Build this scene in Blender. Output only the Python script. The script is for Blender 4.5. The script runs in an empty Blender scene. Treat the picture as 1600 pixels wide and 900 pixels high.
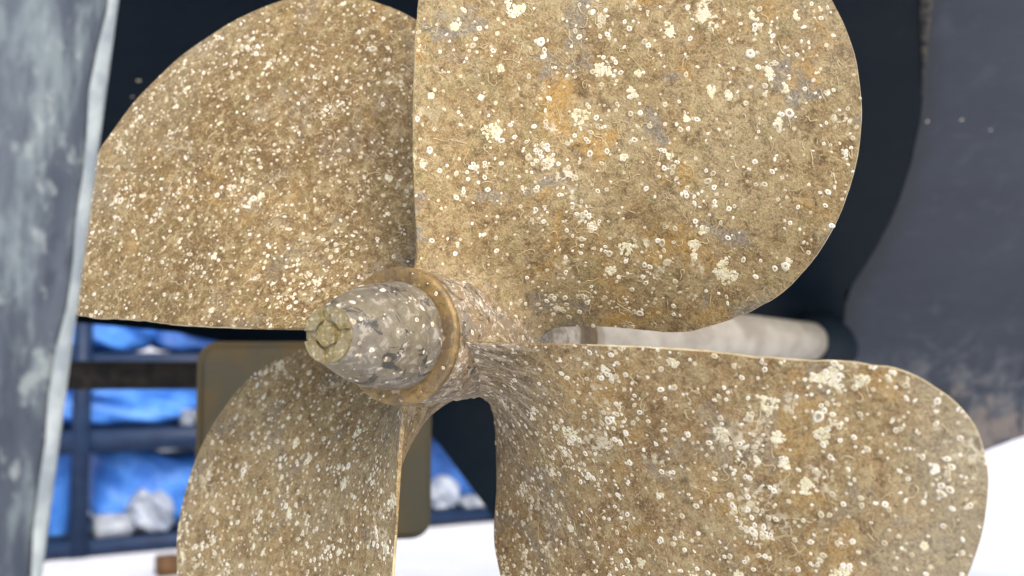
import bpy, bmesh, math, random
import numpy as np
from mathutils import Vector, Matrix
random.seed(7); rng = np.random.default_rng(7)
sc = bpy.context.scene
COL = sc.collection

# ------------------------------------------------------------------ camera
CAM_H = 1.15; PITCH = math.radians(3.2); FPX = 1576.0
cd = bpy.data.cameras.new('camera'); cam = bpy.data.objects.new('camera', cd); COL.objects.link(cam)
cam.location = (0, 0, CAM_H); cam.rotation_euler = (math.pi/2 + PITCH, 0, 0)
cd.sensor_width = 36; cd.lens = 36*FPX/1600; cd.clip_start = 0.05; cd.clip_end = 3000
cd.dof.use_dof = True; cd.dof.focus_distance = 1.03; cd.dof.aperture_fstop = 3.4
sc.camera = cam
# ------------------------------------------------------------------ sky, sun, exposure
SUN_EL, SUN_AZ = math.radians(42), math.radians(24)      # sun stands behind the camera, to its right
w = bpy.data.worlds.new('World'); sc.world = w; w.use_nodes = True
nt = w.node_tree; bg = nt.nodes['Background']
sky = nt.nodes.new('ShaderNodeTexSky'); sky.sky_type = 'NISHITA'; sky.sun_disc = False
sky.sun_elevation = SUN_EL; sky.sun_rotation = math.pi - SUN_AZ
sky.air_density = 1.0; sky.dust_density = 4.0; sky.ozone_density = 1.0
nt.links.new(sky.outputs[0], bg.inputs[0]); bg.inputs[1].default_value = 0.15
sl = bpy.data.lights.new('sun', 'SUN'); sl.energy = 1.0; sl.angle = math.radians(28); sl.color = (1.0, .975, .94)
sun = bpy.data.objects.new('sun', sl); COL.objects.link(sun); sun.location = (2, -3, 6)
sdir = Vector((math.sin(SUN_AZ)*math.cos(SUN_EL), -math.cos(SUN_AZ)*math.cos(SUN_EL), math.sin(SUN_EL)))
sun.rotation_euler = sdir.to_track_quat('Z', 'Y').to_euler()
sc.view_settings.view_transform = 'Standard'; sc.view_settings.look = 'None'
sc.view_settings.gamma = 1; sc.view_settings.exposure = 0.74

# ------------------------------------------------------------------ helpers
CR = Matrix.Rotation(math.pi/2 + PITCH, 4, 'X')
CM = Matrix.Translation((0, 0, CAM_H)) @ CR
def P(px, py, d):                     # a point of the place, from its direction and distance
    return CM @ Vector(((px-800)/FPX*d, -(py-450)/FPX*d, -d))
def PG(px, py):                       # the point of the ground in that direction
    a = P(px, py, 1) - Vector((0, 0, CAM_H)); t = -CAM_H/a.z
    return Vector((0, 0, CAM_H)) + a*t

def prep(o, label=None, cat=None, group=None, kind=None):
    if label: o['label'] = label
    if cat: o['category'] = cat
    if group: o['group'] = group
    if kind: o['kind'] = kind
    return o
def empty(name, loc=(0, 0, 0)):
    o = bpy.data.objects.new(name, None); COL.objects.link(o); o.location = loc; o.empty_display_size = .05
    return o
def mk(name, verts, faces, mats, parent=None, smooth=True, midx=None):
    m = bpy.data.meshes.new(name); m.from_pydata([tuple(v) for v in verts], [], [tuple(int(i) for i in f) for f in faces])
    for q in (mats if isinstance(mats, (list, tuple)) else [mats]): m.materials.append(q)
    if midx is not None: m.polygons.foreach_set('material_index', np.asarray(midx, dtype=np.int32))
    m.polygons.foreach_set('use_smooth', [smooth]*len(m.polygons)); m.update()
    o = bpy.data.objects.new(name, m); COL.objects.link(o)
    if parent: o.parent = parent
    return o
def frombm(name, bm, mats, parent=None, smooth=False):
    bmesh.ops.recalc_face_normals(bm, faces=bm.faces)
    m = bpy.data.meshes.new(name); bm.to_mesh(m); bm.free()
    for q in (mats if isinstance(mats, (list, tuple)) else [mats]): m.materials.append(q)
    m.polygons.foreach_set('use_smooth', [smooth]*len(m.polygons)); m.update()
    o = bpy.data.objects.new(name, m); COL.objects.link(o)
    if parent: o.parent = parent
    return o
def gridfaces(nu, nv, closed_u=False, off=0):
    f = []
    for j in range(nv-1):
        for i in range(nu if closed_u else nu-1):
            a = off+j*nu+i; b = off+j*nu+(i+1) % nu; f.append((a, b, b+nu, a+nu))
    return f
def revolve(name, prof, mats, parent, n=96, cap0=False, cap1=False, jit=0.0):
    """profile [(r, z)] about local Z"""
    v = []
    for k, (r, z) in enumerate(prof):
        for i in range(n):
            a = 2*math.pi*i/n; q = r*(1+jit*math.sin(3*a+k*.7)+jit*.6*math.sin(7*a+k*1.9))
            v.append((q*math.sin(a), q*math.cos(a), z))
    f = gridfaces(n, len(prof), True); f = [x[::-1] for x in f]
    if cap0: f.append(tuple(range(n)))
    if cap1: f.append(tuple(range((len(prof)-1)*n, len(prof)*n))[::-1])
    bm = bmesh.new(); bv = [bm.verts.new(x) for x in v]
    for x in f: bm.faces.new([bv[i] for i in x])
    return frombm(name, bm, mats, parent, True)
def autosmooth(o, deg=35):
    m = o.data; bm = bmesh.new(); bm.from_mesh(m)
    for e in bm.edges:
        if len(e.link_faces) == 2 and e.calc_face_angle(0) > math.radians(deg): e.smooth = False
    bm.to_mesh(m); bm.free(); m.polygons.foreach_set('use_smooth', [True]*len(m.polygons))
def spline(xs, ys, x):                # monotone-ish cubic hermite
    xs = np.asarray(xs, float); ys = np.asarray(ys, float); x = np.clip(np.asarray(x, float), xs[0], xs[-1])
    d = np.gradient(ys, xs); i = np.clip(np.searchsorted(xs, x)-1, 0, len(xs)-2)
    h = xs[i+1]-xs[i]; t = (x-xs[i])/h
    return (2*t**3-3*t**2+1)*ys[i]+(t**3-2*t**2+t)*h*d[i]+(-2*t**3+3*t**2)*ys[i+1]+(t**3-t**2)*h*d[i+1]

# ------------------------------------------------------------------ materials
class NT:
    def __init__(s, name):
        s.m = bpy.data.materials.new(name); s.m.use_nodes = True; s.t = s.m.node_tree
        s.b = s.t.nodes['Principled BSDF']; s.tc = s.t.nodes.new('ShaderNodeTexCoord')
    def n(s, ty, **k):
        x = s.t.nodes.new(ty)
        for a, v in k.items(): setattr(x, a, v)
        return x
    def l(s, a, b): s.t.links.new(a, b)
    def coord(s, sca=(1, 1, 1), loc=(0, 0, 0), rot=(0, 0, 0)):
        mp = s.n('ShaderNodeMapping'); mp.inputs['Scale'].default_value = sca; mp.inputs['Location'].default_value = loc; mp.inputs['Rotation'].default_value = rot
        s.l(s.tc.outputs['Object'], mp.inputs[0]); return mp.outputs[0]
    def noise(s, co, scale, det=3, rough=.55, dist=0):
        x = s.n('ShaderNodeTexNoise'); s.l(co, x.inputs['Vector'])
        x.inputs['Scale'].default_value = scale; x.inputs['Detail'].default_value = det
        x.inputs['Roughness'].default_value = rough; x.inputs['Distortion'].default_value = dist
        return x.outputs['Fac']
    def vor(s, co, scale, feat='F1', rnd=1):
        x = s.n('ShaderNodeTexVoronoi', feature=feat); s.l(co, x.inputs['Vector']); x.inputs['Scale'].default_value = scale
        x.inputs['Randomness'].default_value = rnd
        return x
    def ramp(s, fac, stops):
        x = s.n('ShaderNodeValToRGB'); s.l(fac, x.inputs[0]); e = x.color_ramp.elements
        while len(e) < len(stops): e.new(.5)
        for q, (p, c) in zip(e, stops):
            q.position = p; q.color = (*c, 1) if isinstance(c, tuple) else (c, c, c, 1)
        return x.outputs[0]
    def sstep(s, fac, a, b):
        x = s.n('ShaderNodeMapRange', interpolation_type='SMOOTHSTEP'); s.l(fac, x.inputs[0])
        x.inputs[1].default_value = a; x.inputs[2].default_value = b; return x.outputs[0]
    def math(s, op, a, b=None, c=None):
        x = s.n('ShaderNodeMath', operation=op)
        for i, v in enumerate((a, b, c)):
            if v is None: continue
            if isinstance(v, (int, float)): x.inputs[i].default_value = v
            else: s.l(v, x.inputs[i])
        return x.outputs[0]
    def mix(s, fac, a, b, mode='MIX'):
        x = s.n('ShaderNodeMix', data_type='RGBA', blend_type=mode)
        for i, v in ((0, fac), (6, a), (7, b)):
            if isinstance(v, (int, float)): x.inputs[i].default_value = v
            elif isinstance(v, tuple): x.inputs[i].default_value = (*v, 1)
            else: s.l(v, x.inputs[i])
        return x.outputs[2]
    def bump(s, h, strength, dist, prev=None):
        x = s.n('ShaderNodeBump'); x.inputs['Strength'].default_value = strength; x.inputs['Distance'].default_value = dist
        s.l(h, x.inputs['Height'])
        if prev is not None: s.l(prev, x.inputs['Normal'])
        return x.outputs[0]
    def done(s, col, rough=.8, normal=None, metal=0, spec=.3):
        for k, v in (('Base Color', col), ('Roughness', rough), ('Metallic', metal), ('Specular IOR Level', spec)):
            if isinstance(v, tuple): s.b.inputs[k].default_value = (*v, 1)
            elif isinstance(v, (int, float)): s.b.inputs[k].default_value = v
            else: s.l(v, s.b.inputs[k])
        if normal is not None: s.l(normal, s.b.inputs['Normal'])
        return s.m

def polar(m):
    """object co-ordinates as (arc, radius, axial) round the shaft, for growth drawn out along the flow"""
    sp = m.n('ShaderNodeSeparateXYZ'); m.l(m.tc.outputs['Object'], sp.inputs[0])
    ang = m.math('ARCTAN2', sp.outputs[0], sp.outputs[1])
    r = m.math('SQRT', m.math('ADD', m.math('MULTIPLY', sp.outputs[0], sp.outputs[0]), m.math('MULTIPLY', sp.outputs[1], sp.outputs[1])))
    cb = m.n('ShaderNodeCombineXYZ'); m.l(m.math('MULTIPLY', ang, .10), cb.inputs[0]); m.l(m.math('MULTIPLY', r, .22), cb.inputs[1]); m.l(sp.outputs[2], cb.inputs[2])
    return cb.outputs[0], r
def foul_mat(name, seed, tan, brown, olive, grey=.45, ochre=.5, cream=.5, dots=.5, root=.15, rs=.6, tipg=.3):
    """bronze under a dry film of slime, silt and dead worm tubes"""
    m = NT(name); L = (seed*3.1, seed*1.7, seed*2.3)
    co = m.coord(loc=L)
    big = m.noise(co, 9, 2, .6); mid = m.noise(co, 30, 4, .65, .3); fin = m.noise(co, 135, 3, .7, .5); mic = m.noise(co, 430, 2, .75)
    c = m.mix(m.sstep(big, .38, .62), tan, brown)
    c = m.mix(m.math('MULTIPLY', m.sstep(mid, .50, .64), .8), c, olive)
    c = m.mix(m.math('MULTIPLY', m.sstep(mid, .46, .34), .7), c, (.115, .066, .023))
    clo = m.noise(m.coord(loc=(L[2], L[0]+2, 5)), 62, 3, .65, .6)
    c = m.mix(m.math('MULTIPLY', m.sstep(clo, .53, .62), .5), c, (.40, .325, .170))
    c = m.mix(m.math('MULTIPLY', m.sstep(clo, .45, .36), .5), c, (.095, .057, .021))
    pat = m.n('ShaderNodeTexNoise'); m.l(m.coord(loc=(L[0]+5, 1, 4)), pat.inputs['Vector'])
    pat.inputs['Scale'].default_value = 13; pat.inputs['Detail'].default_value = 4; pat.inputs['Roughness'].default_value = .65; pat.inputs['Distortion'].default_value = .5
    ps = m.n('ShaderNodeSeparateColor'); m.l(pat.outputs['Color'], ps.inputs[0])
    c = m.mix(m.math('MULTIPLY', m.sstep(ps.outputs[0], .545, .66), ochre), c, (.370, .222, .062))
    c = m.mix(m.math('MULTIPLY', m.sstep(ps.outputs[1], .53, .64), grey), c, (.200, .178, .142))
    # growth near the root is scoured thin and drawn out along the flow
    pv, rr = polar(m); st = m.noise(pv, 95, 3, .7, .4); near = m.sstep(m.math('ADD', rr, m.math('MULTIPLY', mid, .10)), root+.06, root)
    c = m.mix(m.math('MULTIPLY', near, rs*.55), c, (.125, .100, .070))
    c = m.mix(m.math('MULTIPLY', m.math('MULTIPLY', near, rs), m.sstep(st, .49, .63)), c, (.38, .325, .25))
    c = m.mix(m.math('MULTIPLY', m.math('MULTIPLY', near, rs), m.sstep(st, .47, .34)), c, (.085, .066, .046))
    # paler silt film towards the tip
    c = m.mix(m.math('MULTIPLY', m.sstep(m.math('ADD', rr, m.math('MULTIPLY', m.math('SUBTRACT', big, .5), .16)), .455, .515), tipg*.75), c, (.300, .265, .185))
    # clotted fine mottling, light and dark
    c = m.mix(m.math('MULTIPLY', m.sstep(fin, .52, .67), .42), c, (.46, .365, .185))
    c = m.mix(m.math('MULTIPLY', m.sstep(fin, .47, .33), .50), c, (.080, .052, .022))
    c = m.mix(m.math('MULTIPLY', m.sstep(mic, .52, .67), .34), c, (.56, .46, .28))
    c = m.mix(m.math('MULTIPLY', m.sstep(mic, .47, .33), .42), c, (.070, .043, .018))
    # flat worm-tube traces
    wn = m.n('ShaderNodeTexNoise'); m.l(m.coord(loc=(L[0], 6, 2)), wn.inputs['Vector']); wn.inputs['Scale'].default_value = 95
    wn.inputs['Detail'].default_value = 1; wn.inputs['Distortion'].default_value = .8
    ws = m.n('ShaderNodeSeparateColor'); m.l(wn.outputs['Color'], ws.inputs[0]); gate = m.noise(m.coord(loc=(3, L[1], 9)), 75, 1)
    h = None
    for k, (ch, wd, inv) in enumerate(((0, .014, 0), (1, .018, 1))):
        ln = m.sstep(m.math('ABSOLUTE', m.math('SUBTRACT', ws.outputs[ch], .5)), wd, wd*.3)
        ln = m.math('MULTIPLY', ln, m.sstep(gate, .53, .57) if not inv else m.sstep(gate, .48, .44)); h = ln if h is None else m.math('MAXIMUM', h, ln)
    c = m.mix(m.math('MULTIPLY', h, .38), c, (.58, .48, .30))
    # scars of small barnacles: pale rings and discs
    v = m.vor(co, 150); sep = m.n('ShaderNodeSeparateColor'); m.l(v.outputs['Color'], sep.inputs[0])
    keep = m.math('GREATER_THAN', sep.outputs[0], 1-.42*dots)
    rad = m.math('MULTIPLY_ADD', sep.outputs[1], .22, .12)
    inside = m.sstep(m.math('SUBTRACT', v.outputs['Distance'], rad), .05, -.03)
    hole = m.math('MULTIPLY', m.sstep(m.math('SUBTRACT', v.outputs['Distance'], m.math('MULTIPLY', rad, .45)), .02, -.05), m.math('GREATER_THAN', sep.outputs[2], .5))
    dot = m.math('MULTIPLY', m.math('MULTIPLY', inside, keep), m.math('SUBTRACT', 1, m.math('MULTIPLY', hole, .8)))
    c = m.mix(m.math('MULTIPLY', dot, .72), c, (.70, .61, .44))
    # crumbly cream crust
    cr = m.math('MULTIPLY', m.sstep(ps.outputs[2], .60, .67), m.sstep(fin, .49, .55))
    c = m.mix(m.math('MULTIPLY', cr, cream), c, (.66, .60, .44))
    hs = m.math('ADD', m.math('MULTIPLY_ADD', fin, .8, m.math('MULTIPLY', mic, .6)), m.math('MULTIPLY', mid, 1.2))
    nb = m.bump(hs, .6, .0020)
    return m.done(c, .72, nb, 0, .3)

M = {}
M['bladeA'] = foul_mat('foul_grey_tan', 1, (.335, .256, .135), (.250, .170, .074), (.222, .176, .076), .9, .85, .85, .35, .09, .55)
M['bladeB'] = foul_mat('foul_brown', 2, (.215, .142, .057), (.148, .089, .031), (.156, .111, .039), .35, .35, .35, .7, .125, .8)
M['bladeC'] = foul_mat('foul_umber', 3, (.325, .236, .117), (.240, .155, .064), (.232, .178, .080), .5, .2, .5, .6, .13, .85)
M['bladeD'] = foul_mat('foul_olive_tan', 4, (.305, .215, .103), (.230, .142, .056), (.218, .162, .072), .6, .45, .6, .45, .16, 1.0, .85)
def hub_mat():
    m = NT('foul_hub'); co = m.coord(); pv, rr = polar(m)
    a = m.noise(co, 34, 4, .65, .6); b = m.noise(co, 140, 3, .7, .5); d = m.noise(co, 70, 4, .7, 1.2)
    c = m.mix(m.sstep(a, .38, .62), (.25, .18, .10), (.20, .165, .12))
    c = m.mix(m.math('MULTIPLY', m.sstep(b, .53, .64), .8), c, (.50, .44, .35))
    c = m.mix(m.math('MULTIPLY', m.sstep(d, .57, .64), .8), c, (.62, .58, .50))
    c = m.mix(m.math('MULTIPLY', m.sstep(d, .44, .36), .8), c, (.055, .045, .035))
    return m.done(c, .65, m.bump(m.math('ADD', b, d), .7, .003), 0, .4)
M['hub'] = hub_mat()
def cap_mat():
    m = NT('cap_bronze'); co = m.coord()
    a = m.noise(co, 26, 4, .65, .5); b = m.noise(co, 85, 4, .7, .6); d = m.noise(m.coord(loc=(4, 2, 1)), 36, 5, .75, .9); e = m.noise(m.coord(loc=(9, 9, 2)), 48, 4, .7, .8)
    c = m.mix(m.sstep(a, .38, .62), (.195, .168, .112), (.165, .145, .115))
    c = m.mix(m.math('MULTIPLY', m.sstep(b, .52, .64), .65), c, (.40, .365, .295))
    c = m.mix(m.math('MULTIPLY', m.sstep(b, .46, .34), .6), c, (.09, .072, .048))
    c = m.mix(m.math('MULTIPLY', m.sstep(d, .55, .60), .85), c, (.035, .035, .036))
    c = m.mix(m.math('MULTIPLY', m.sstep(e, .615, .66), .8), c, (.62, .58, .49))
    return m.done(c, m.math('MULTIPLY_ADD', a, .35, .22), m.bump(m.math('ADD', b, e), .6, .0016), .1, .5)
M['cap'] = cap_mat()
def ring_mat():
    m = NT('ring_ochre'); co = m.coord()
    a = m.noise(co, 28, 4, .6, .4); b = m.noise(co, 130, 4, .7, .4); e = m.noise(m.coord(sca=(1, 1, 3)), 60, 3)
    c = m.mix(m.sstep(a, .36, .62), (.235, .150, .050), (.140, .098, .052))
    c = m.mix(m.math('MULTIPLY', m.sstep(b, .53, .66), .55), c, (.38, .275, .125))
    c = m.mix(m.math('MULTIPLY', m.sstep(b, .46, .34), .7), c, (.085, .055, .025))
    c = m.mix(m.math('MULTIPLY', m.sstep(e, .64, .70), .5), c, (.60, .52, .36))
    return m.done(c, .5, m.bump(b, .35, .001), .2, .5)
M['ring'] = ring_mat()
def nut_mat():
    m = NT('nut_olive_bronze'); co = m.coord()
    a = m.noise(co, 60, 4, .6, .4); b = m.noise(co, 220, 4, .7, .4)
    c = m.mix(m.sstep(a, .38, .62), (.235, .185, .070), (.255, .212, .120))
    c = m.mix(m.math('MULTIPLY', m.sstep(b, .55, .66), .7), c, (.62, .56, .36))
    c = m.mix(m.math('MULTIPLY', m.sstep(b, .46, .34), .75), c, (.075, .055, .022))
    return m.done(c, .5, m.bump(b, .5, .0012), .25, .5)
M['nut'] = nut_mat()
def shell_mat(name, c0, c1, sc_=160):
    m = NT(name); co = m.coord(); a = m.noise(co, sc_, 3, .6); b = m.noise(co, sc_*4, 3, .7)
    c = m.mix(m.sstep(a, .35, .65), c0, c1); c = m.mix(m.math('MULTIPLY', m.sstep(b, .45, .3), .5), c, (.28, .22, .14))
    return m.done(c, .75, m.bump(b, .6, .0008), 0, .3)
M['shell'] = shell_mat('barnacle_shell', (.80, .76, .65), (.68, .62, .47))
M['shell2'] = shell_mat('barnacle_shell_buff', (.62, .555, .395), (.50, .42, .26))
M['crust'] = shell_mat('barnacle_crust', (.74, .69, .48), (.58, .53, .33), 90)
M['hole'] = shell_mat('barnacle_opening', (.30, .25, .19), (.40, .34, .26))
M['rim'] = shell_mat('rubbed_bronze_rim', (.52, .46, .30), (.36, .29, .16), 60)
M['worm'] = shell_mat('worm_tube', (.50, .415, .25), (.40, .31, .17))
def simple(name, c0, c1, scale, rough=.7, bump=.3, dist=.002, det=4, spec=.3, metal=0):
    m = NT(name); co = m.coord(); a = m.noise(co, scale, det, .62, .3)
    return m.done(m.mix(m.sstep(a, .35, .65), c0, c1), rough, m.bump(a, bump, dist), metal, spec)

# ------------------------------------------------------------------ boat frame (shaft line)
U = .07                                # hub ring radius in metres
YAW, PIT = .4679, .0500
kc = Vector((-math.sin(YAW)*math.cos(PIT), math.sin(PIT), math.cos(YAW)*math.cos(PIT)))
upc = (Vector((0, 1, 0)) - kc*kc.y).normalized(); rtc = upc.cross(kc)
Dd = 14.497
Oc = Vector(((621.9-800)/1575.95*Dd, -(524.79-450)/1575.95*Dd, -Dd))*U
R3 = CR.to_3x3(); K, UP, RT = R3 @ kc, R3 @ upc, R3 @ rtc
O = CM @ Oc
BM = Matrix.Translation(O) @ Matrix(((RT.x, UP.x, K.x), (RT.y, UP.y, K.y), (RT.z, UP.z, K.z))).to_4x4()
def BP(b, h, a): return O + RT*b + UP*h - K*a       # metres: right of shaft, above it, forward of the hub ring

# ------------------------------------------------------------------ ground
def ground():
    m = NT('pale_ground'); co = m.coord(); a = m.noise(co, 1.2, 5, .6); b = m.noise(co, 30, 4, .6)
    c = m.mix(m.sstep(a, .35, .65), (.88, .885, .89), (.80, .815, .85)); c = m.mix(m.math('MULTIPLY', b, .12), c, (.6, .6, .62))
    mat = m.done(c, .9, m.bump(b, .4, .01))
    xs = np.concatenate([[-600, -80], np.linspace(-12, 12, 25), [80, 600]]); v = []
    for y in xs:
        for x in xs:
            v.append((x, y+4, (.012*math.sin(x*1.7+y)*math.cos(y*1.3) if abs(x) < 13 and abs(y) < 13 else 0)))
    o = mk('ground', v, gridfaces(len(xs), len(xs)), mat); prep(o, 'bright pale yard ground under the boat', 'ground', kind='structure')
ground()

# ------------------------------------------------------------------ propeller
prop = empty('propeller'); prop.matrix_world = BM
prep(prop, 'four-bladed bronze boat propeller crusted with barnacles and worm tubes', 'propeller')
PITCHL, P1, RAKE, SB, PHI0 = 11.333, .1872, .0139, 1.1463, .5637
RH = 0.93; RTIP = 7.88
# trailing and leading edge: (radius, angle in degrees), root to tip
TE = [(.80, -25.5), (1.3, -27.6), (2.0, -29.8), (2.8, -30.8), (3.6, -31.0), (4.3, -31.1), (5.0, -30.7), (5.7, -30.6), (6.3, -30.6), (6.85, -29.9), (7.25, -28.3), (7.55, -26.2), (7.75, -23.0), (7.86, -18.5), (7.885, -13.0), (7.88, -7.0)]
LE = [(.80, 48.5), (1.3, 49.5), (2.0, 51.6), (2.8, 54.4), (3.4, 54.9), (3.9, 53.4), (4.4, 51.6), (5.0, 48.4), (5.65, 43.3), (6.25, 37.3), (6.79, 30.6), (7.18, 23.9), (7.42, 17.0), (7.60, 10.5), (7.74, 4.0), (7.83, -1.5), (7.88, -7.0)]
def resamp(c, n):
    c = np.array(c, float); r = c[:, 0]; x = c[:, 0]*np.radians(c[:, 1])
    d = np.concatenate([[0], np.cumsum(np.hypot(np.diff(r), np.diff(x)))]); d /= d[-1]
    t = np.linspace(0, 1, n); t = 1-(1-t)**1.25
    return spline(d, r, t), spline(d, x, t)
NV, NU = 120, 96
teR, teX = resamp(TE, NV); leR, leX = resamp(LE, NV)
def section(j, u):
    """face point parameters at row j: radius and arc position, edge to edge"""
    r = teR[j]*(1-u)+leR[j]*u; x = teX[j]*(1-u)+leX[j]*u
    bow = np.minimum(1, np.abs(leR[j]-teR[j])*0+1)*0
    return r, x
def helic(r, x):
    th = x/np.maximum(r, .3); Pr = PITCHL+P1*(r-3); s = -SB-Pr/(2*math.pi)*th+RAKE*(r-1)
    return np.stack([r*np.sin(th), r*np.cos(th), s], -1)
def hnorm(r, x):
    e = 1e-3; a = helic(r+e, x)-helic(r-e, x); b = helic(r, x+e)-helic(r, x-e)
    n = np.cross(b, a); n /= np.linalg.norm(n, axis=-1, keepdims=True)
    return np.where(n[..., 2:3] < 0, -n, n)          # towards aft
FIL = .50
def fillet(r):
    d = np.clip((r-RH)/FIL, 0, 1); return FIL*(1-np.sqrt(np.clip(1-(1-d)**2, 0, 1)))*.85
uu = .5-.5*np.cos(np.pi*np.linspace(0, 1, NU)); uu = .55*uu+.45*np.linspace(0, 1, NU)
FR = np.empty((NV, NU)); FX = np.empty((NV, NU))
for j in range(NV): FR[j], FX[j] = section(j, uu)
# root edges flare out where the blade runs into the hub
fl = fillet(FR)*np.interp(uu, [0, .5, 1], [.10, .10, .40])[None]
FX = FX + fl*(2*uu[None]-1)
FPt = helic(FR, FX); FN = hnorm(FR, FX)
tm = np.interp(FR, [.8, 2, 4, 6, 7.4, 7.9], [.62, .50, .32, .18, .08, .055])
te = np.interp(FR, [.8, 1.6, 3, 6, 7.9], [.08, .06, .05, .047, .045])
prof = (np.clip(4*uu*(1-uu), 0, 1)**np.interp(uu, [0, .5, 1], [1.7, .9, .8]))[None]
tipf = np.clip((np.arange(NV)[::-1]/10.0), 0, 1)[:, None]
THK = te+(tm-te)*prof*tipf
tap = np.interp(uu, [0, .06, .22, .5, .85, 1], [.0, .06, .45, 1, .8, .35])[None]; tapb = np.interp(uu, [0, .10, .35, .6, .92, 1], [.0, .12, .9, 1, .6, .25])[None]
ff = fillet(FR)*tap; fb = fillet(FR)*1.25*tapb
wob = lambda r, x, k: .012*np.sin(2.3*r+1.7*x+k)+.008*np.sin(5.1*x-3.3*r+2*k)
FACE = FPt+FN*(ff+wob(FR, FX, 1.0)*np.clip((FR-1.5), 0, 1))[..., None]
BACK = FPt-FN*(THK+fb)[..., None]
for arr in (FACE, BACK):
    q_ = FR/np.hypot(arr[..., 0], arr[..., 1]); arr[..., 0] *= q_; arr[..., 1] *= q_
# real nicks and dents along the rim
nick = (rng.normal(0, 1, (NV,)), rng.normal(0, 1, (NV,)))
for e, col in ((0, 0), (1, NU-1)):
    k = np.convolve(nick[e], [.25, .5, .25], 'same')*.012; k[:25] = 0; k[-4:] = 0
    dirv = (FACE[:, 1]-FACE[:, 0]) if e == 0 else (FACE[:, -2]-FACE[:, -1]); dirv = dirv/(np.linalg.norm(dirv, axis=1, keepdims=True)+1e-9)
    FACE[:, col] += dirv*np.clip(k, -.006, .03)[:, None]; BACK[:, col] += dirv*np.clip(k, -.006, .03)[:, None]
MID0 = .5*(FACE[:, 0]+BACK[:, 0])-(FACE[:, 1]-FACE[:, 0])/np.linalg.norm(FACE[:, 1]-FACE[:, 0]+1e-6, axis=1, keepdims=True)*te[:, :1]*.22
MID1 = .5*(FACE[:, -1]+BACK[:, -1])-(FACE[:, -2]-FACE[:, -1])/np.linalg.norm(FACE[:, -2]-FACE[:, -1]+1e-6, axis=1, keepdims=True)*te[:, :1]*.22
loop = np.concatenate([FACE, MID1[:, None], BACK[:, ::-1], MID0[:, None]], 1)*U
NL = loop.shape[1]
bv = loop.reshape(-1, 3)
bf = gridfaces(NL, NV, True); bf.append(tuple(range((NV-1)*NL, NV*NL)))
RIMI = set(k for k in range(NL) if k in (NU-1, NU, 2*NU, 2*NU+1))
def blade_mesh(name, mat):
    bm = bmesh.new(); vs = [bm.verts.new(tuple(v)) for v in bv]
    for q, f in enumerate(bf):
        fc = bm.faces.new([vs[i] for i in f])
        if q < len(bf)-1 and q//NL > 22 and (q % NL) in RIMI: fc.material_index = 1
    bmesh.ops.remove_doubles(bm, verts=bm.verts, dist=1e-5)
    return frombm(name, bm, [mat, M['rim']], prop, True)
blades = {}
for n, i in (('A', 0), ('D', 1), ('C', 2), ('B', 3)):
    o = blade_mesh('blade', M['blade'+n]); o.rotation_euler = (0, 0, -(PHI0+i*math.pi/2)); autosmooth(o, 50)
    blades[n] = o
prep(blades['A'], 'upper right blade, palest, with ochre and grey patches'); prep(blades['B'], 'upper left brown blade dotted with small barnacles')
prep(blades['C'], 'lower left blade with straight right edge'); prep(blades['D'], 'lower right blade, nearest the camera')

# hub barrel, ring, cap, nut
hp = [(.80, -.02), (.955, -.04), (.965, -.25)]
for t in np.linspace(0, 1, 24):
    hp.append((.965+.05*math.sin(math.pi*min(1, t*1.15))-.10*t**2.2, -.25-3.15*t))
hp += [(.855, -3.46), (.83, -3.52), (.5, -3.53)]
hub = revolve('hub', [(r*U, z*U) for r, z in hp], M['hub'], prop, 128, jit=.004)
rp = [(.70, .03), (.76, .045), (.80, .052), (.875, .056), (.945, .052), (.965, .047), (.992, .020), (1.0, .005), (1.0, -.055), (.99, -.08), (.93, -.10)]
ring = revolve('hub_ring', [(r*U, z*U) for r, z in rp], M['ring'], prop, 128, jit=.003)
cs_, cr_ = [0, .12, .17, .22, .4, .7, 1.0, 1.2, 1.38, 1.5, 1.56, 1.585], [.775, .775, .765, .745, .735, .695, .610, .535, .460, .410, .385, .37]
cpz = np.concatenate([[0, .10, .145, .165], np.linspace(.20, 1.585, 40)])
cp = [(float(spline(cs_, cr_, z)), float(z)+.03) for z in cpz]+[(.34, 1.60), (.1, 1.60)]
cap = revolve('nose_cap', [(r*U, z*U) for r, z in cp], M['cap'], prop, 128, cap1=True, jit=.004)
nut = empty('end_nut'); nut.parent = prop; nut.location = (0, 0, 1.58*U); nut.rotation_euler = (0, 0, math.radians(4))
def poly_ext(pts, z0, z1, name, mat, parent, bev=.0):
    bm = bmesh.new(); f = bm.faces.new([bm.verts.new((x, y, z0)) for x, y in pts])
    r = bmesh.ops.extrude_face_region(bm, geom=[f]); bmesh.ops.translate(bm, verts=[v for v in r['geom'] if isinstance(v, bmesh.types.BMVert)], vec=(0, 0, z1-z0))
    bmesh.ops.recalc_face_normals(bm, faces=bm.faces)
    if bev: bmesh.ops.bevel(bm, geom=list(bm.edges), offset=bev, segments=2, affect='EDGES')
    o = frombm(name, bm, mat, parent, True); autosmooth(o, 40); return o
RN, WS = .372*U, .068*U
base = revolve('nut_disc', [(RN*.98, -.02*U), (RN*.98, .035*U), (RN*.9, .04*U), (.01*U, .04*U)], M['nut'], nut, 64, cap1=True)
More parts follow.
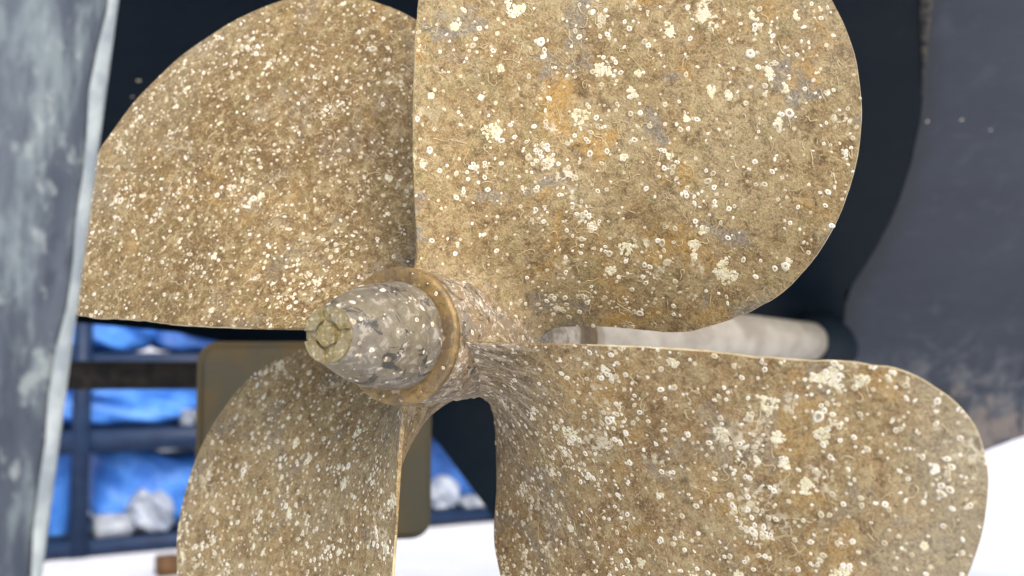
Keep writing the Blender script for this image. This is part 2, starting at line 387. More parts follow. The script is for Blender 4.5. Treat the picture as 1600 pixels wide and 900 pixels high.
for q in range(4):
    pts = []; ri = .195*U
    a0, a1 = math.asin(WS/RN), math.pi/2-math.asin(WS/RN)
    for t in np.linspace(a0, a1, 14): pts.append((RN*math.cos(t), RN*math.sin(t)))
    b0, b1 = math.asin(WS/ri), math.pi/2-math.asin(WS/ri)
    for t in np.linspace(b1, b0, 5): pts.append((ri*math.cos(t), ri*math.sin(t)))
    o = poly_ext(pts, .03*U, (.082+.004*q)*U, 'castellation', M['nut'], nut, .005*U); o.rotation_euler = (0, 0, q*math.pi/2)
bh = poly_ext([(.165*U*math.cos(t), .165*U*math.sin(t)) for t in np.arange(6)*math.pi/3+.25], .03*U, .115*U, 'bolt_head', M['nut'], nut, .012*U)

# ------------------------------------------------------------------ fouling: templates
def barn_template(n=12, hole=.42, h=.45, seed=0, wobble=.12):
    r = np.random.default_rng(seed); v = []; f = []; mi = []
    ph = np.linspace(0, 2*np.pi, n, endpoint=False); w_ = 1+wobble*np.sin(2*ph+r.uniform(0, 6))*r.uniform(.3, 1)+wobble*.6*r.normal(0, 1, n)
    h *= .62; rows = [(1.0, -.12), (.93, .08), (.74, h*.85), (hole+.12, h), (hole, h*.60)]
    for rr, z in rows:
        for i in range(n): v.append((rr*w_[i]*math.cos(ph[i]), rr*w_[i]*math.sin(ph[i]), z))
    f = gridfaces(n, len(rows), True); mi = [0]*len(f)
    v.append((0, 0, h*.52)); c = len(v)-1; o = (len(rows)-1)*n
    for i in range(n): f.append((o+i, o+(i+1) % n, c)); mi.append(1)
    return np.array(v), f, mi
TPL = [barn_template(12, .40, .50, 1), barn_template(11, .30, .40, 2), barn_template(12, .48, .42, 3), barn_template(10, .22, .36, 4, .18)]
TPLf = [barn_template(9, .10, .30, 11, .2), barn_template(8, .08, .40, 12, .25), barn_template(9, .34, .34, 13, .14)]   # small worn shells
def basis(n, spin):
    n = n/np.linalg.norm(n); a = np.array([0, 0, 1.]) if abs(n[2]) < .9 else np.array([1., 0, 0])
    x = np.cross(a, n); x /= np.linalg.norm(x); y = np.cross(n, x)
    return np.stack([math.cos(spin)*x+math.sin(spin)*y, -math.sin(spin)*x+math.cos(spin)*y, n], 1)
class Bag:
    def __init__(s): s.v = []; s.f = []; s.m = []; s.n = 0
    def add(s, v, f, mi):
        s.v.append(v); s.f += [tuple(i+s.n for i in q) for q in f]; s.m += mi; s.n += len(v)
    def build(s, name, mats, parent):
        if not s.n: return None
        o = mk(name, np.concatenate(s.v), s.f, mats, parent, True, s.m); o['kind'] = 'stuff'; return o
BMESH = []
for k, (v, f, mi) in enumerate(TPL):
    for mm in ('shell', 'shell2'):
        m = bpy.data.meshes.new('barnacle'); m.from_pydata([tuple(x) for x in v], [], f); m.materials.append(M[mm]); m.materials.append(M['hole'])
        m.polygons.foreach_set('material_index', mi); m.polygons.foreach_set('use_smooth', [True]*len(f)); BMESH.append(m)
def barnacle_obj(p, n, r, parent):
    o = bpy.data.objects.new('barnacle', BMESH[rng.integers(len(BMESH))]); COL.objects.link(o); o.parent = parent
    B = basis(n, rng.uniform(0, 6.28)); e = rng.uniform(.85, 1.15)
    mt = Matrix([list(B[i])+[0] for i in range(3)]+[[0, 0, 0, 1]])
    o.matrix_local = Matrix.Translation(Vector(p)) @ mt @ Matrix.Diagonal((r*e, r/e, r*rng.uniform(.7, 1.1), 1)); return o
def add_barn(bag, p, n, r, tpls, mat0):
    v, f, mi = tpls[rng.integers(len(tpls))]; B = basis(n, rng.uniform(0, 6.28)); e = rng.uniform(.82, 1.2)
    bag.add((v*np.array([r*e, r/e, r*rng.uniform(.6, 1.1)])) @ B.T+p, f, [mat0 if q == 0 else 2 for q in mi])
def tube(bag, pts, nrm, rad, mat=0, ns=5):
    pts = np.asarray(pts); n = len(pts); v = []
    tan = np.gradient(pts, axis=0); tan /= np.linalg.norm(tan, axis=1, keepdims=True)+1e-9
    side = np.cross(nrm, tan); side /= np.linalg.norm(side, axis=1, keepdims=True)+1e-9
    for i in range(n):
        rr = rad*(.55+.45*min(1, i/3, (n-1-i)/1.5+.4))*(1 if ns < 9 else max(.08, min(1, (n-1-i)/18)))
        for q in range(ns):
            a = math.pi*(q/(ns-1)); v.append(pts[i]+side[i]*rr*math.cos(a)+nrm[i]*rr*(.95*math.sin(a)-.1))
    f = gridfaces(ns, n); bag.add(np.array(v), f, [mat]*len(f))

# blade face: sample by (row, column), dense lookup
def face_at(jv, iu):
    j = min(NV-2, int(jv)); i = min(NU-2, int(iu)); a, b = jv-j, iu-i
    p = (FACE[j, i]*(1-a)*(1-b)+FACE[j+1, i]*a*(1-b)+FACE[j, i+1]*(1-a)*b+FACE[j+1, i+1]*a*b)*U
    e1 = FACE[j, i+1]-FACE[j, i]; e2 = FACE[j+1, i]-FACE[j, i]; n = np.cross(e1, e2); L = np.linalg.norm(n)
    if L < 1e-9: n = FN[j, i]; L = 1
    n = n/L
    if n @ FN[j, i] < 0: n = -n
    return p, n
AREA = np.linalg.norm(np.cross(FACE[:-1, 1:]-FACE[:-1, :-1], FACE[1:, :-1]-FACE[:-1, :-1]), axis=2)
AREA[:12] *= .5; ACUM = np.cumsum(AREA.ravel())
def rand_face():
    k = int(np.searchsorted(ACUM, rng.uniform(0, ACUM[-1]))); j, i = divmod(k, NU-1)
    return min(j+rng.uniform(), NV-1.5), np.clip(i+rng.uniform(), 1.2, NU-2.2)
EJ = np.linalg.norm(FACE[1:]-FACE[:-1], axis=2)*U; EI = np.linalg.norm(FACE[:, 1:]-FACE[:, :-1], axis=2)*U
def stepf(jv, iu, dx, dy):            # move dx across, dy along the blade, metres
    j = int(np.clip(jv, 0, NV-2)); i = int(np.clip(iu, 0, NU-2))
    return float(np.clip(jv+dy/(EJ[j, i]+1e-6), 1, NV-4)), float(np.clip(iu+dx/(EI[j, i]+1e-6), .6, NU-1.6))
def worm_pts(jv, iu, length, curl):
    a = rng.uniform(0, 6.28); st = .0011; n = max(6, int(length/st)); ps = []; ns = []; da = 0
    for _ in range(n):
        p, nn = face_at(jv, iu); ps.append(p+nn*.0002); ns.append(nn)
        da = .72*da+rng.normal(0, curl); a += da; jv, iu = stepf(jv, iu, st*math.cos(a), st*math.sin(a))
    return np.array(ps), np.array(ns)
def crust(bag, jv, iu, size, mat):
    """an irregular crumbly colony: many worn plates grown into each other"""
    n = int(8+size*4600)
    ang0 = rng.uniform(0, 6.28); el = rng.uniform(.7, 1)
    for _ in range(n):
        t = rng.uniform(0, 6.28); q = size*math.sqrt(rng.uniform(0, 1))*(.85+.15*math.sin(3*t+ang0))
        dx, dy = q*math.cos(t), q*math.sin(t)*el
        j2, i2 = stepf(jv, iu, dx*math.cos(ang0)-dy*math.sin(ang0), dx*math.sin(ang0)+dy*math.cos(ang0))
        p, nn = face_at(j2, i2); add_barn(bag, p, nn, rng.uniform(.0008, .0019), TPLf, 0 if rng.uniform() < .75 else 1)
SPEC = {  # big, small, worms, crusts, cluster share
    'A': (75, 1050, 380, 60, .52), 'B': (45, 1500, 620, 10, .45), 'C': (60, 1750, 200, 34, .45), 'D': (80, 1800, 340, 46, .5)}
for n, (nb, nsm, nw, nc, cl) in SPEC.items():
    par = blades[n]; seeds = [rand_face() for _ in range(38)]; spread = [rng.uniform(.006, .034) for _ in seeds]
    def pick():
        if rng.uniform() < cl:
            q_ = rng.integers(len(seeds)); s_ = seeds[q_]; d = rng.exponential(spread[q_]); t = rng.uniform(0, 6.28)
            return stepf(s_[0], s_[1], d*math.cos(t), d*math.sin(t))
        return rand_face()
    for _ in range(nb):
        j, i = pick(); i = float(np.clip(i, 4, NU-5)); j = min(j, NV-9.0); p, nn = face_at(j, i); barnacle_obj(p, nn, rng.uniform(.0022, .0036) if rng.uniform() < .88 else rng.uniform(.0036, .0054), par)
    bag = Bag()
    for _ in range(nsm):
        j, i = pick(); p, nn = face_at(j, i); r = min(.0030, .0011+rng.exponential(.00075))*(.85 if n == 'B' else 1)
        add_barn(bag, p, nn, r, TPLf if r < .0022 else TPL, 0 if rng.uniform() < .62 else 1)
    bag.build('small_barnacles', [M['shell'], M['shell2'], M['hole']], par)
    bag = Bag()
    for _ in range(nc):
        j, i = rand_face(); i = float(np.clip(i, 5, NU-6)); j = min(j, NV-12.0); crust(bag, j, i, (.0032+min(.008, rng.exponential(.0034))) if n != 'B' else rng.uniform(.003, .006), 0)
    bag.build('barnacle_crust', [M['crust'], M['shell'], M['hole']], par)
    bag = Bag()
    for _ in range(nw):
        j, i = pick() if rng.uniform() < .5 else rand_face()
        ps, ns = worm_pts(j, i, rng.uniform(.006, .024), rng.uniform(.12, .4)); tube(bag, ps, ns, rng.uniform(.0003, .00062))
    bag.build('worm_tubes', M['worm'], par)
# fouling on hub, ring and cap (surfaces of revolution)
def rev_pt(profile, t, a):
    r = np.array([q[0] for q in profile])*U; z = np.array([q[1] for q in profile])*U
    d = np.concatenate([[0], np.cumsum(np.hypot(np.diff(r), np.diff(z)))]); x = t*d[-1]
    rr, zz = np.interp(x, d, r), np.interp(x, d, z); e = d[-1]*.01
    dr, dz = np.interp(x+e, d, r)-np.interp(x-e, d, r), np.interp(x+e, d, z)-np.interp(x-e, d, z)
    l = math.hypot(dr, dz)+1e-9; nr, nz = dz/l, -dr/l
    if nr*1+nz*.001 < 0: nr, nz = -nr, -nz
    return np.array([rr*math.sin(a), rr*math.cos(a), zz]), np.array([nr*math.sin(a), nr*math.cos(a), nz])
for o, prf, nb, nsm, rng_t, lo, hi in ((cap, cp[2:-2], 18, 60, (.05, .97), .0018, .0034), (hub, hp[3:-3], 18, 320, (0, .95), .0022, .004), (ring, rp[3:6], 6, 9, (.0, 1), .0014, .0022)):
    for _ in range(nb):
        p, nn = rev_pt(prf, rng.uniform(*rng_t), rng.uniform(0, 6.28)); 
        if o is ring: nn = np.array([nn[0]*.2, nn[1]*.2, 1.])
        barnacle_obj(p, nn, rng.uniform(lo, hi), o)
    bag = Bag()
    for _ in range(nsm):
        p, nn = rev_pt(prf, rng.uniform(*rng_t), rng.uniform(0, 6.28))
        if o is ring: nn = np.array([nn[0]*.2, nn[1]*.2, 1.])
        add_barn(bag, p, nn, .0007+min(.002, rng.exponential(.0006)), TPLf, 0 if rng.uniform() < .6 else 1)
    bag.build('small_barnacles', [M['shell'], M['shell2'], M['hole']], o)

# ------------------------------------------------------------------ shaft and stern tube
M['shaftpale'] = (lambda m: m.done(m.mix(m.sstep(m.noise(m.coord(sca=(1, 1, .4)), 14, 5, .65), .35, .65), (.37, .345, .295), (.25, .225, .185)), .6, m.bump(m.noise(m.coord(), 90, 4), .3, .002)))(NT('weathered_pale_tube'))
M['collar'] = simple('mottled_collar', (.50, .44, .35), (.26, .21, .15), 70, .6, .5, .002)
M['darkgap'] = simple('dark_brown_shaft', (.07, .05, .03), (.14, .10, .055), 60, .5)
shaft = empty('propeller_shaft'); shaft.matrix_world = BM
prep(shaft, 'propeller shaft end with mottled collar just ahead of the hub', 'shaft')
revolve('shaft_collar', [(r*U, z*U) for r, z in [(.5, -3.56), (.80, -3.56), (.84, -3.60), (.845, -4.75), (.80, -4.82), (.5, -4.82)]], M['collar'], shaft, 64)
revolve('shaft_bar', [(r*U, z*U) for r, z in [(.66, -3.5), (.67, -4.9), (.67, -6.4)]], M['darkgap'], shaft, 48)

# ------------------------------------------------------------------ boat hull
def hull_mat(name, c0, c1, c2, streak, foot=0, spec=.3):
    m = NT(name); co = m.coord(); st = m.coord(sca=(.5, .5, 3.0))
    a = m.noise(st, 4, 5, .6, .3); b = m.noise(co, 9, 5, .65, .4); d = m.noise(st, 22, 4, .6)
    c = m.mix(m.sstep(a, .32, .68), c0, c1)
    c = m.mix(m.math('MULTIPLY', m.sstep(b, .52, .72), streak), c, c2)
    c = m.mix(m.math('MULTIPLY', m.sstep(d, .56, .72), streak*.6), c, c2)
    if foot:        # painted shade: the aft face's dark tone fades in round the corner
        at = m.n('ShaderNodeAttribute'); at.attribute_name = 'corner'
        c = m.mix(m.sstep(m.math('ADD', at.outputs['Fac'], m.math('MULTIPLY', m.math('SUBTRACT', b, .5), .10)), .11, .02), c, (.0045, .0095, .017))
    if foot:        # scuffed paint and primer low down
        sp = m.n('ShaderNodeSeparateXYZ'); m.l(m.tc.outputs['Object'], sp.inputs[0]); e = m.noise(co, 14, 5, .65, .5)
        zz = m.math('ADD', sp.outputs[2], m.math('MULTIPLY', m.math('SUBTRACT', b, .5), .45))
        c = m.mix(m.math('MULTIPLY', m.sstep(zz, -.02, -.18), m.sstep(e, .46, .62)), c, (.070, .076, .088))
        c = m.mix(m.math('MULTIPLY', m.sstep(zz, -.20, -.27), m.sstep(e, .36, .56)), c, (.120, .104, .096))
        c = m.mix(m.math('MULTIPLY', m.sstep(zz, .02, -.12), m.sstep(e, .40, .33)), c, (.012, .014, .018))
    return m.done(c, m.math('MULTIPLY_ADD', b, .3, .35), m.bump(d, .15, .004), 0, spec)
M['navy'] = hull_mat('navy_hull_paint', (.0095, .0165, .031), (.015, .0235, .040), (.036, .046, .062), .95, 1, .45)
M['hull_shade'] = hull_mat('shaded_hull_paint', (.0035, .0085, .016), (.0055, .011, .017), (.012, .018, .023), .4, 0, .12)  # navy hull in shade: the shading is put into this darker colour
hull = empty('boat_hull', P(1300, 520, 2.9)); prep(hull, 'dark navy boat hull behind and above the propeller', 'boat hull')
HI = Matrix.Translation(-hull.location)
ROW = [-330, -160, 0, 90, 180, 255, 330, 400, 460, 520, 580, 640, 700, 760, 820, 880]
EDGE = dict(zip(ROW, [1462, 1455, 1449, 1446, 1440, 1424, 1400, 1362, 1322, 1318, 1300, 1280, 1260, 1240, 1220, 1200]))
def left_of(y):                        # lower outline of the run of the hull
    return float(np.interp(y, [-400, 470, 500, 530, 570, 620, 690, 815, 900], [-330, -330, 120, 360, 520, 620, 683, 775, 850]))
def dep_dark(t, y):                    # t: 0 left .. 1 edge;  the ceiling comes towards the camera as it rises
    base = np.interp(y, [-330, -160, 0, 180, 330, 460, 600, 880], [1.55, 1.85, 2.15, 2.45, 2.75, 3.05, 3.2, 3.25])
    return base + .55*math.sin(math.pi*t)*np.interp(y, [-160, 200, 520], [.1, .6, .35]) - .30*(1-t)
ncol = 26; v = []
for y in ROW:
    for i in range(ncol):
        t = i/(ncol-1); x = left_of(y)+(EDGE[y]-left_of(y))*t
        v.append(HI @ P(x, y, dep_dark(t, y)))
fr = gridfaces(ncol, len(ROW)); nvf = len(v)
v2 = [x + (P(800, 450, 2)-P(800, 450, 1))*.25 + Vector((0, 0, .05)) for x in v]     # hull thickness
per = [i for i in range(ncol)]+[j*ncol+ncol-1 for j in range(1, len(ROW))]+[(len(ROW)-1)*ncol+i for i in range(ncol-2, -1, -1)]+[j*ncol for j in range(len(ROW)-2, 0, -1)]
fa = fr+[tuple(q+nvf for q in f[::-1]) for f in fr]+[(per[k], per[(k+1) % len(per)], per[(k+1) % len(per)]+nvf, per[k]+nvf) for k in range(len(per))]
bm = bmesh.new(); bvv = [bm.verts.new(x) for x in v+v2]
for f in fa: bm.faces.new([bvv[i] for i in f])
aft = frombm('stern_run', bm, M['hull_shade'], hull, True); autosmooth(aft, 60)
def low_of(x): return float(np.interp(x, [1180, 1300, 1450, 1547, 1600, 1700, 2100], [860, 800, 725, 686, 671, 650, 600]))
nr, nc2 = 40, 34; v = []
for j in range(nr):
    s_ = j/(nr-1)
    for i in range(nc2):
        t = i/(nc2-1)
        y = -330+s_*1210
        e = float(np.interp(y, ROW, [EDGE[q] for q in ROW])); x = e+(2150-e)*t**1.3
        yl = low_of(x); y2 = -330+s_*(yl+330)
        e2 = float(np.interp(y2, ROW, [EDGE[q] for q in ROW])); x = e2+(2150-e2)*t**1.3
        d = dep_dark(1, y2)-.004-.06*math.sin(min(1, t*3)*math.pi/2)+.45*t
        v.append(HI @ P(x, y2, d))
fr = gridfaces(nc2, nr); nvf = len(v); v2 = [x + Vector((.02, .45, .08)) for x in v]
per = [i for i in range(nc2)]+[j*nc2+nc2-1 for j in range(1, nr)]+[(nr-1)*nc2+i for i in range(nc2-2, -1, -1)]+[j*nc2 for j in range(nr-2, 0, -1)]
fa = fr+[tuple(q+nvf for q in f[::-1]) for f in fr]+[(per[k], per[(k+1) % len(per)], per[(k+1) % len(per)]+nvf, per[k]+nvf) for k in range(len(per))]
bm = bmesh.new(); bvv = [bm.verts.new(x) for x in v+v2]
for f in fa: bm.faces.new([bvv[i] for i in f])
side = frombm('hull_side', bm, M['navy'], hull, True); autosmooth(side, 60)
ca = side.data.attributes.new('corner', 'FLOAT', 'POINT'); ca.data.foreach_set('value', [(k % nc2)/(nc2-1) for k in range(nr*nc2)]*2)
# stern tube
tp = [(.5, -6.0), (.80, -6.0), (.84, -6.06)]+[(.84+.02*math.sin(q*.3), -6.2-q*1.6) for q in range(1, 23)]
tubeo = revolve('stern_tube', [(r*U, z*U) for r, z in tp], M['shaftpale'], None, 64, jit=.006)
tubeo.matrix_world = BM; tubeo.parent = hull; tubeo.matrix_parent_inverse = Matrix.Translation(-hull.location)
bo = revolve('tube_boss', [(r*U, z*U) for r, z in [(.86, -31.0), (.96, -31.1), (1.08, -31.8), (1.22, -33.0), (1.5, -35), (1.9, -39)]], M['hull_shade'], None, 64, jit=.01)
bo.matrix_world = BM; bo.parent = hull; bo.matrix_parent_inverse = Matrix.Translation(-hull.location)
# worn strip on the edge of the hull
M['worn'] = simple('worn_edge_paint', (.095, .082, .066), (.018, .021, .027), 60, .8, .5, .004)
bag = Bag(); ys = np.linspace(-150, 150, 40)
pts = np.array([tuple(HI @ P(float(np.interp(y, ROW, [EDGE[q] for q in ROW]))-2, y, dep_dark(1, y)-.012)) for y in ys]); nn = np.tile(np.array(tuple(-(P(1440, 50, 2)-P(1440, 50, 1)))), (40, 1))
tube(bag, pts, nn, .013, 0, 9); o = mk('worn_edge', np.concatenate(bag.v), bag.f, M['worn'], hull)
for px, py, d, r in ((217, 126, 2.1, .0055), (207, 151, 2.1, .003), (1503, 187, 2.36, .004), (1449, 190, 2.33, .004), (1548, 203, 2.40, .003)):
    bpt = HI @ P(px, py, d-.25)
    # drop on to the hull along the line of sight
    org = P(0, 0, 0) if False else Vector((0, 0, CAM_H)); dr = (P(px, py, 1)-org).normalized(); best = None
    for ho in (aft, side):
        ok, loc, nrm, _ = ho.ray_cast(HI @ org, dr)
        if ok and (best is None or (loc-HI @ org).length < best[0]): best = ((loc-HI @ org).length, loc, nrm)
    if best: barnacle_obj(np.array(best[1]), np.array(best[2]), r, hull)

# ------------------------------------------------------------------ rudders
def rudder_mat():
    m = NT('blue_grey_worn_paint'); co = m.coord(); st = m.coord(sca=(1, 1, .3))
    a = m.noise(st, 11, 3, .6, .2); b = m.noise(m.coord(sca=(1, 1, .35), loc=(3, 1, 7)), 30, 4, .65, .2); d = m.noise(m.coord(sca=(1, 1, .7)), 60, 3, .6, .1)
    c = m.mix(m.sstep(a, .36, .62), (.042, .053, .074), (.098, .118, .145))
    c = m.mix(m.math('MULTIPLY', m.sstep(b, .48, .66), .75), c, (.205, .250, .262))
    c = m.mix(m.math('MULTIPLY', m.sstep(b, .46, .34), .7), c, (.030, .038, .055))
    c = m.mix(m.math('MULTIPLY', m.sstep(d, .57, .70), .6), c, (.30, .345, .34))
    return m.done(c, .8, m.bump(d, .3, .003))
M['rud'] = rudder_mat()
M['rudedge'] = (lambda m: m.done(m.mix(m.sstep(m.noise(m.coord(), 24, 5, .65), .35, .65), (.43, .48, .48), (.25, .295, .32)), .7, m.bump(m.noise(m.coord(), 80, 4), .4, .002)))(NT('chalky_edge_paint'))
def near_rudder():
    # plate on the shaft line, aft of the propeller; leading edge leans a little
    top, bot = (.58, -5.00*U-.0), (-.52, -5.98*U)
    E0 = lambda h: np.interp(h, [-.52, .58], [-(5.98*U)-.050, -(4.93*U)-.003])      # forward co-ordinate of the leading edge
    T, W = .016, .27
    root = empty('rudder', BP(0, -.52, -.5)); prep(root, 'blotchy blue-grey rudder plate close to the camera at left', 'rudder')
    inv = Matrix.Translation(-root.location); hs = np.linspace(-.52, .58, 40)
    v = []; f = []; n = 26; mi = []
    for h in hs:
        e = E0(h)
        for q in range(n):          # section: round nose, flat sides, taper aft
            t = q/n
            if t < .25: a = math.pi*(t/.25)-math.pi/2; x = math.cos(a)*T*.9; b = -math.sin(a)*T
            elif t < .6: x = -(t-.25)/.35*W; b = -T*(1-.55*(t-.25)/.35)
            else: x = -W+(t-.6)/.4*W*.98; b = T*(1-.55*(1-(t-.6)/.4))
            v.append(inv @ BP(b, h, e+x))
    f = gridfaces(n, len(hs), True); f.append(tuple(range(n))); f.append(tuple(range((len(hs)-1)*n, len(hs)*n)))
    bm = bmesh.new(); q = [bm.verts.new(x) for x in v]
    for x in f: bm.faces.new([q[i] for i in x])
    o = frombm('rudder_plate', bm, M['rud'], root, True); autosmooth(o, 50)
    v = []
    for h in hs:                      # chalky leading-edge strip
        e = E0(h)
        for a in np.linspace(-1.57, 1.57, 13): v.append(inv @ BP(-math.sin(a)*(T+.0025), h, e+(math.cos(a)*(T*.9+.0025) if abs(a) < 1.5 else -.003+.002*math.sin(h*31)+.0015*math.sin(h*67))))
    mk('leading_edge_strip', v, gridfaces(13, len(hs)), M['rudedge'], root)
near_rudder()
M['olive'] = (lambda m: m.done(m.mix(m.sstep(m.noise(m.coord(), 6, 4, .6), .35, .65), (.070, .048, .017), (.045, .042, .027)), .7, m.bump(m.noise(m.coord(), 40, 4), .3, .003)))(NT('olive_brown_paint'))
def rounded_plate(name, c, ex, ey, ez, w_, h_, t_, r, mat, parent=None):
    pts = []
    for cx, cy, a0 in ((w_/2-r, h_/2-r, 0), (-w_/2+r, h_/2-r, 90), (-w_/2+r, -h_/2+r, 180), (w_/2-r, -h_/2+r, 270)):
        for k in range(7):
            a = math.radians(a0+15*k); pts.append((cx+r*math.cos(a), cy+r*math.sin(a)))
    bm = bmesh.new(); f = bm.faces.new([bm.verts.new((x, y, -t_/2)) for x, y in pts])
    q = bmesh.ops.extrude_face_region(bm, geom=[f]); bmesh.ops.translate(bm, verts=[z for z in q['geom'] if isinstance(z, bmesh.types.BMVert)], vec=(0, 0, t_))
    bmesh.ops.recalc_face_normals(bm, faces=bm.faces)
    big = [e for e in bm.edges if abs(e.verts[0].co.z-e.verts[1].co.z) < 1e-6]; bmesh.ops.bevel(bm, geom=big, offset=t_*.3, segments=2, affect='EDGES')
    o = frombm(name, bm, mat, parent, True); autosmooth(o, 40)
    o.matrix_world = Matrix.Translation(c) @ Matrix(((ex.x, ey.x, ez.x), (ex.y, ey.y, ez.y), (ex.z, ey.z, ez.z))).to_4x4(); return o
def far_rudder():
    d = 1.95; a, b = P(312, 690, d), P(678, 690, d+.12); ex = (b-a).normalized(); ey = Vector((0, 0, 1)); ex = (ex-ey*ex.dot(ey)).normalized(); ez = ex.cross(ey)
    w_ = (b-a).length; h_ = (848-533)/FPX*d*1.02
    root = empty('rudder', P(495, 848, d)); prep(root, 'olive-brown rudder plate with rounded corners behind the lower left blade', 'rudder')
    o = rounded_plate('rudder_plate', P(495, 690, d+.06), ex, ey, ez, w_, h_, .045, .04, M['olive']); mw = o.matrix_world.copy()
    o.parent = root; o.matrix_parent_inverse = Matrix.Translation(-root.location)
    st = revolve('rudder_stock', [(.028, 0), (.028, .75)], M['darkgap'], root, 24); st.location = P(560, 536, d+.06)-root.location-Vector((0, 0, .02))
far_rudder()

# ------------------------------------------------------------------ storage rack and what lies on it
M['navysteel'] = simple('navy_painted_steel', (.007, .020, .058), (.012, .030, .075), 12, .45, .1, .002)
M['tarp'] = simple('bright_blue_tarpaulin', (.045, .19, .66), (.085, .28, .78), 9, .45, .4, .02)
M['tarp2'] = simple('deep_blue_tarpaulin', (.022, .085, .30), (.04, .14, .45), 9, .5, .4, .02)
M['white'] = simple('white_plastic', (.46, .50, .56), (.28, .33, .42), 14, .5, .1, .002)
M['greybox'] = simple('grey_board', (.30, .34, .40), (.45, .48, .52), 10, .7)
M['timber'] = simple('tarred_timber', (.012, .011, .010), (.034, .028, .020), 16, .8, .6, .006)
M['orange'] = simple('rusty_brown_wood', (.16, .085, .035), (.10, .055, .026), 20, .8)
def obox(name, c, ex, ey, ez, sx, sy, sz, mat, parent=None, bev=.006):
    bm = bmesh.new(); bmesh.ops.create_cube(bm, size=1)
    for q in bm.verts: q.co = Vector((q.co.x*sx, q.co.y*sy, q.co.z*sz))
    bmesh.ops.bevel(bm, geom=list(bm.edges), offset=bev, segments=2, affect='EDGES')
    o = frombm(name, bm, mat, None, False); autosmooth(o, 30)
    mw = Matrix.Translation(c) @ Matrix(((ex.x, ey.x, ez.x), (ex.y, ey.y, ez.y), (ex.z, ey.z, ez.z))).to_4x4()
    if parent is not None:
        o.parent = parent; o.matrix_local = Matrix.Translation(-Vector(parent.location)) @ mw
    else: o.matrix_world = mw
    return o
G0, G1 = PG(60, 878), PG(790, 812)
rx = (G1-G0); RL = rx.length; rx.normalize(); rz = Vector((0, 0, 1)); ry = rz.cross(rx)      # ry points away from the camera
def RP(x, y, z): return G0+rx*x+ry*y+rz*z
def rack_at(px, py, y=0):            # rack co-ordinates (x along, z up) seen at a pixel, on the plane y deep
    org = Vector((0, 0, CAM_H)); dr = P(px, py, 1)-org; q = RP(0, y, 0); t = (q-org).dot(ry)/dr.dot(ry); p = org+dr*t
    return (p-G0).dot(rx), (p-G0).z
rack = empty('storage_rack', G0); prep(rack, 'navy steel storage rack far behind, loaded with blue tarpaulins', 'rack')
zb = .05; zm = rack_at(200, 687)[1]; zt = rack_at(200, 566)[1]; DP = .8
xs = [rack_at(124, 780)[0], RL*.52, RL*.98]
for x in [-.35]+xs:
    for y in (0, DP): obox('post', RP(x, y, (zt+.5)/2), rx, ry, rz, .09, .09, zt+.5, M['navysteel'], rack)
for z, hh in ((zb, .09), (zm, .125), (zt, .10)):
    for y in (-.001, DP): obox('beam', RP(RL*.45, y, z), rx, ry, rz, RL*1.3, .06, hh, M['navysteel'], rack)
    obox('shelf', RP(RL*.45, DP/2, z+.0), rx, ry, rz, RL*1.28, DP-.1, .03, M['navysteel'], rack)
def lump(name, label, cat, px0, py0, px1, py1, mat, seed, zbase, y=.32, dep=.5, fold=.035, group=None):
    """a folded, sagging tarpaulin bundle"""
    x0, z0 = rack_at(px0, py1, y-dep/2); x1, z1 = rack_at(px1, py0, y-dep/2); z0 = zbase
    bm = bmesh.new(); bmesh.ops.create_cube(bm, size=1); bmesh.ops.subdivide_edges(bm, edges=list(bm.edges), cuts=14, use_grid_fill=True)
    r = np.random.default_rng(seed); ph = r.uniform(0, 6, 6)
    sx, sy, sz = (x1-x0), dep, (z1-z0)
    for q in bm.verts:
        c = q.co.copy(); p4 = (abs(c.x*2)**4+abs(c.y*2)**4+abs(c.z*2)**4)**.25
        if p4 > 0: c = c/p4*max(abs(c.x), abs(c.y), abs(c.z))*2
        w0 = math.sin(c.z*9+ph[0]+2*math.sin(c.x*5+ph[1]))+.7*math.sin(c.x*11+ph[2]+c.z*6)+.5*math.sin((c.x+c.z)*19+ph[3])
        k = fold*w0
        top = max(0, c.z+.1)*.22*math.sin(c.x*5+ph[4])
        q.co = Vector((c.x*sx, c.y*sy+k*(.6 if c.y < 0 else .3), (c.z+.5)*sz*(1+top)+ (k*.25 if c.z > .2 else 0)))
    o = frombm(name, bm, mat, None, True); o.matrix_world = Matrix.Translation(RP((x0+x1)/2, y, zbase)) @ Matrix(((rx.x, ry.x, 0), (rx.y, ry.y, 0), (0, 0, 1))).to_4x4()
    return prep(o, label, cat, group)
def bucket(label, px, py0, py1, wpx, zbase, mat, y=.12, name='bucket', cat='bucket', handle=True):
    x, z1 = rack_at(px, py0, y); xa, _ = rack_at(px-wpx/2, py0, y); r = abs(x-xa); h = max(.05, z1-zbase)
    e = empty(name, RP(x, y, zbase)); prep(e, label, cat)
    revolve('body', [(.01, 0), (r*.82, 0), (r*.86, .01), (r, h*.94), (r*1.05, h*.95), (r*1.05, h*.985)], mat, e, 32)
    revolve('lid', [(r*1.06, h*.985), (r*1.06, h*1.01), (r*.9, h*1.015), (.01, h*1.015)], mat, e, 32)
    return e
gp = 'blue tarpaulin bundles on the rack'
zs = [zb+.0151, zm+.0151, zt+.0151]
lump('tarpaulin', 'bright blue tarpaulin bundle on top shelf just under the upper left blade', 'tarpaulin', 100, 470, 250, 562, M['tarp'], 1, zt+.05, group=gp)
lump('tarpaulin', 'deep blue tarpaulin bundle on top shelf beside the olive rudder', 'tarpaulin', 240, 490, 420, 562, M['tarp2'], 2, zt+.05, group=gp)
lump('tarpaulin', 'long bright blue tarpaulin roll on the middle shelf at left', 'tarpaulin', 60, 590, 320, 668, M['tarp'], 3, zm+.0625, group=gp)
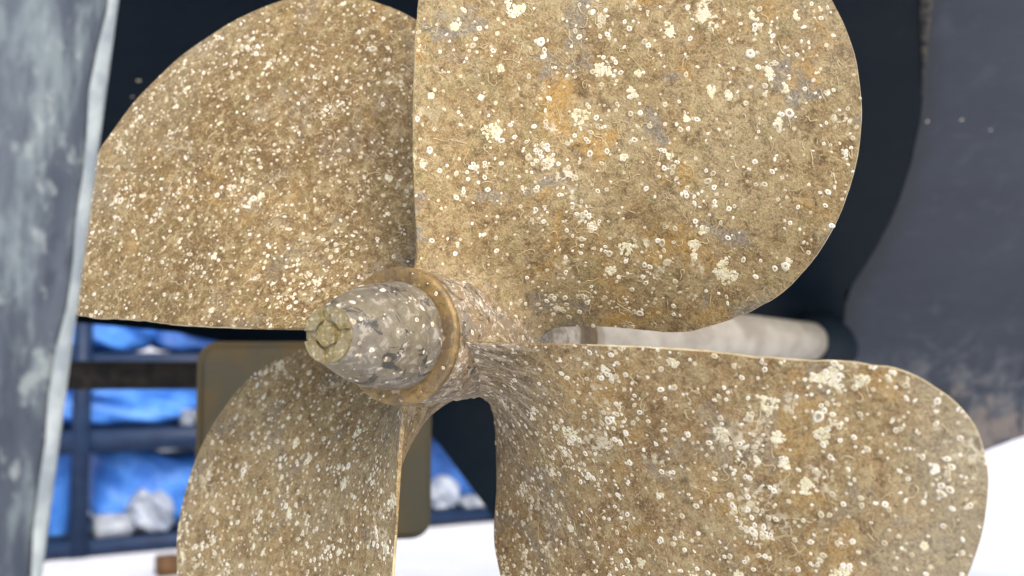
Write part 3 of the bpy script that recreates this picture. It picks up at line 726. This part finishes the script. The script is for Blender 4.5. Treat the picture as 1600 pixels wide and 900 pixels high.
lump('tarpaulin', 'wide bright blue tarpaulin heap on the bottom shelf at left', 'tarpaulin', 142, 694, 340, 850, M['tarp'], 4, zb+.045, y=.42, group=gp)
lump('tarpaulin', 'upper blue tarpaulin seen through the gap right of the olive rudder', 'tarpaulin', 600, 668, 750, 735, M['tarp'], 6, zm+.0625, group=gp) if False else None
lump('tarpaulin', 'blue tarpaulin heap seen through the gap between the lower blades', 'tarpaulin', 610, 670, 800, 800, M['tarp2'], 7, zb+.045, y=.42, group=gp)
bucket('white bucket on the middle shelf beside the olive rudder', 293, 640, 668, 26, zm+.0625, M['white'], y=.1)
bucket('white jug in front of the bottom shelf tarpaulin heap', 230, 748, 850, 34, zb+.045, M['white'], y=.02) if False else None
bucket('blue drum standing left of the rack post near the rudder', 92, 706, 850, 44, zb+.045, M['tarp'], y=.25, name='drum', cat='drum')
bucket('white bucket standing before the blue drum beside the rack post', 92, 745, 850, 24, zb+.045, M['white'], y=.03) if False else None
lump('sack', 'white sack in the gap between the lower blades', 'sack', 676, 752, 722, 805, M['white'], 13, zb+.045, y=.1, dep=.2, fold=.03)
lump('sack', 'small pale sack in the gap next to the dark hull edge', 'sack', 726, 778, 764, 806, M['greybox'], 14, zb+.045, y=.06, dep=.2, fold=.03)
def crate(label, px0, py0, px1, zbase, mat, y, name='crate'):
    x0, z1 = rack_at(px0, py0, y); x1, _ = rack_at(px1, py0, y); h = max(.05, z1-zbase); e = empty(name, RP((x0+x1)/2, y, zbase)); prep(e, label, 'box')
    obox('body', RP((x0+x1)/2, y+.13, zbase+h*.45), rx, ry, rz, (x1-x0), .26, h*.9, mat, e); obox('lid', RP((x0+x1)/2, y+.13, zbase+h*.95), rx, ry, rz, (x1-x0)*1.03, .275, h*.1, M['white'], e)
crate('grey storage box with pale lid low on the rack at left', 150, 812, 206, zb+.045, M['greybox'], -.0)
lump('sack', 'crumpled white sack lying low against the blue tarpaulin heap at left', 'sack', 200, 772, 275, 850, M['white'], 12, zb+.045, y=.10, dep=.2, fold=.05)
# tarred timber in front of the rack, propped on two blocks beyond the rudder
d = 3.4; a, b = P(60, 586, d), P(420, 586, d+.2); ex = (b-a).normalized(); ey = Vector((0, 0, 1)).cross(ex).normalized(); ez = ex.cross(ey)
tb = empty('timber_trestle', Vector(((a.x+b.x)/2, (a.y+b.y)/2, 0))); prep(tb, 'dark tarred timber beam on legs between rudder and olive plate', 'trestle')
hz = 44/FPX*d
obox('beam', (a+b)/2, ex, ey, ez, (b-a).length*1.25, .14, hz, M['timber'], tb, .008)
for q in (-.05, 1.02):
    c = a+(b-a)*q; hh = c.z-hz/2
    if q > .5: obox('leg', Vector((c.x, c.y, hh/2)), ex, ey, ez, .08, .10, hh, M['timber'], tb)
    else: obox('leg', Vector((c.x, c.y, hh/2)), ex, ey, ez, .08, .10, hh, M['timber'], tb)
o = obox('wood_block', PG(262, 897)+Vector((0, 0, .045)), rx, ry, rz, .11, .12, .09, M['orange']); prep(o, 'rusty brown wood block on the ground in front of the rack', 'wood block')
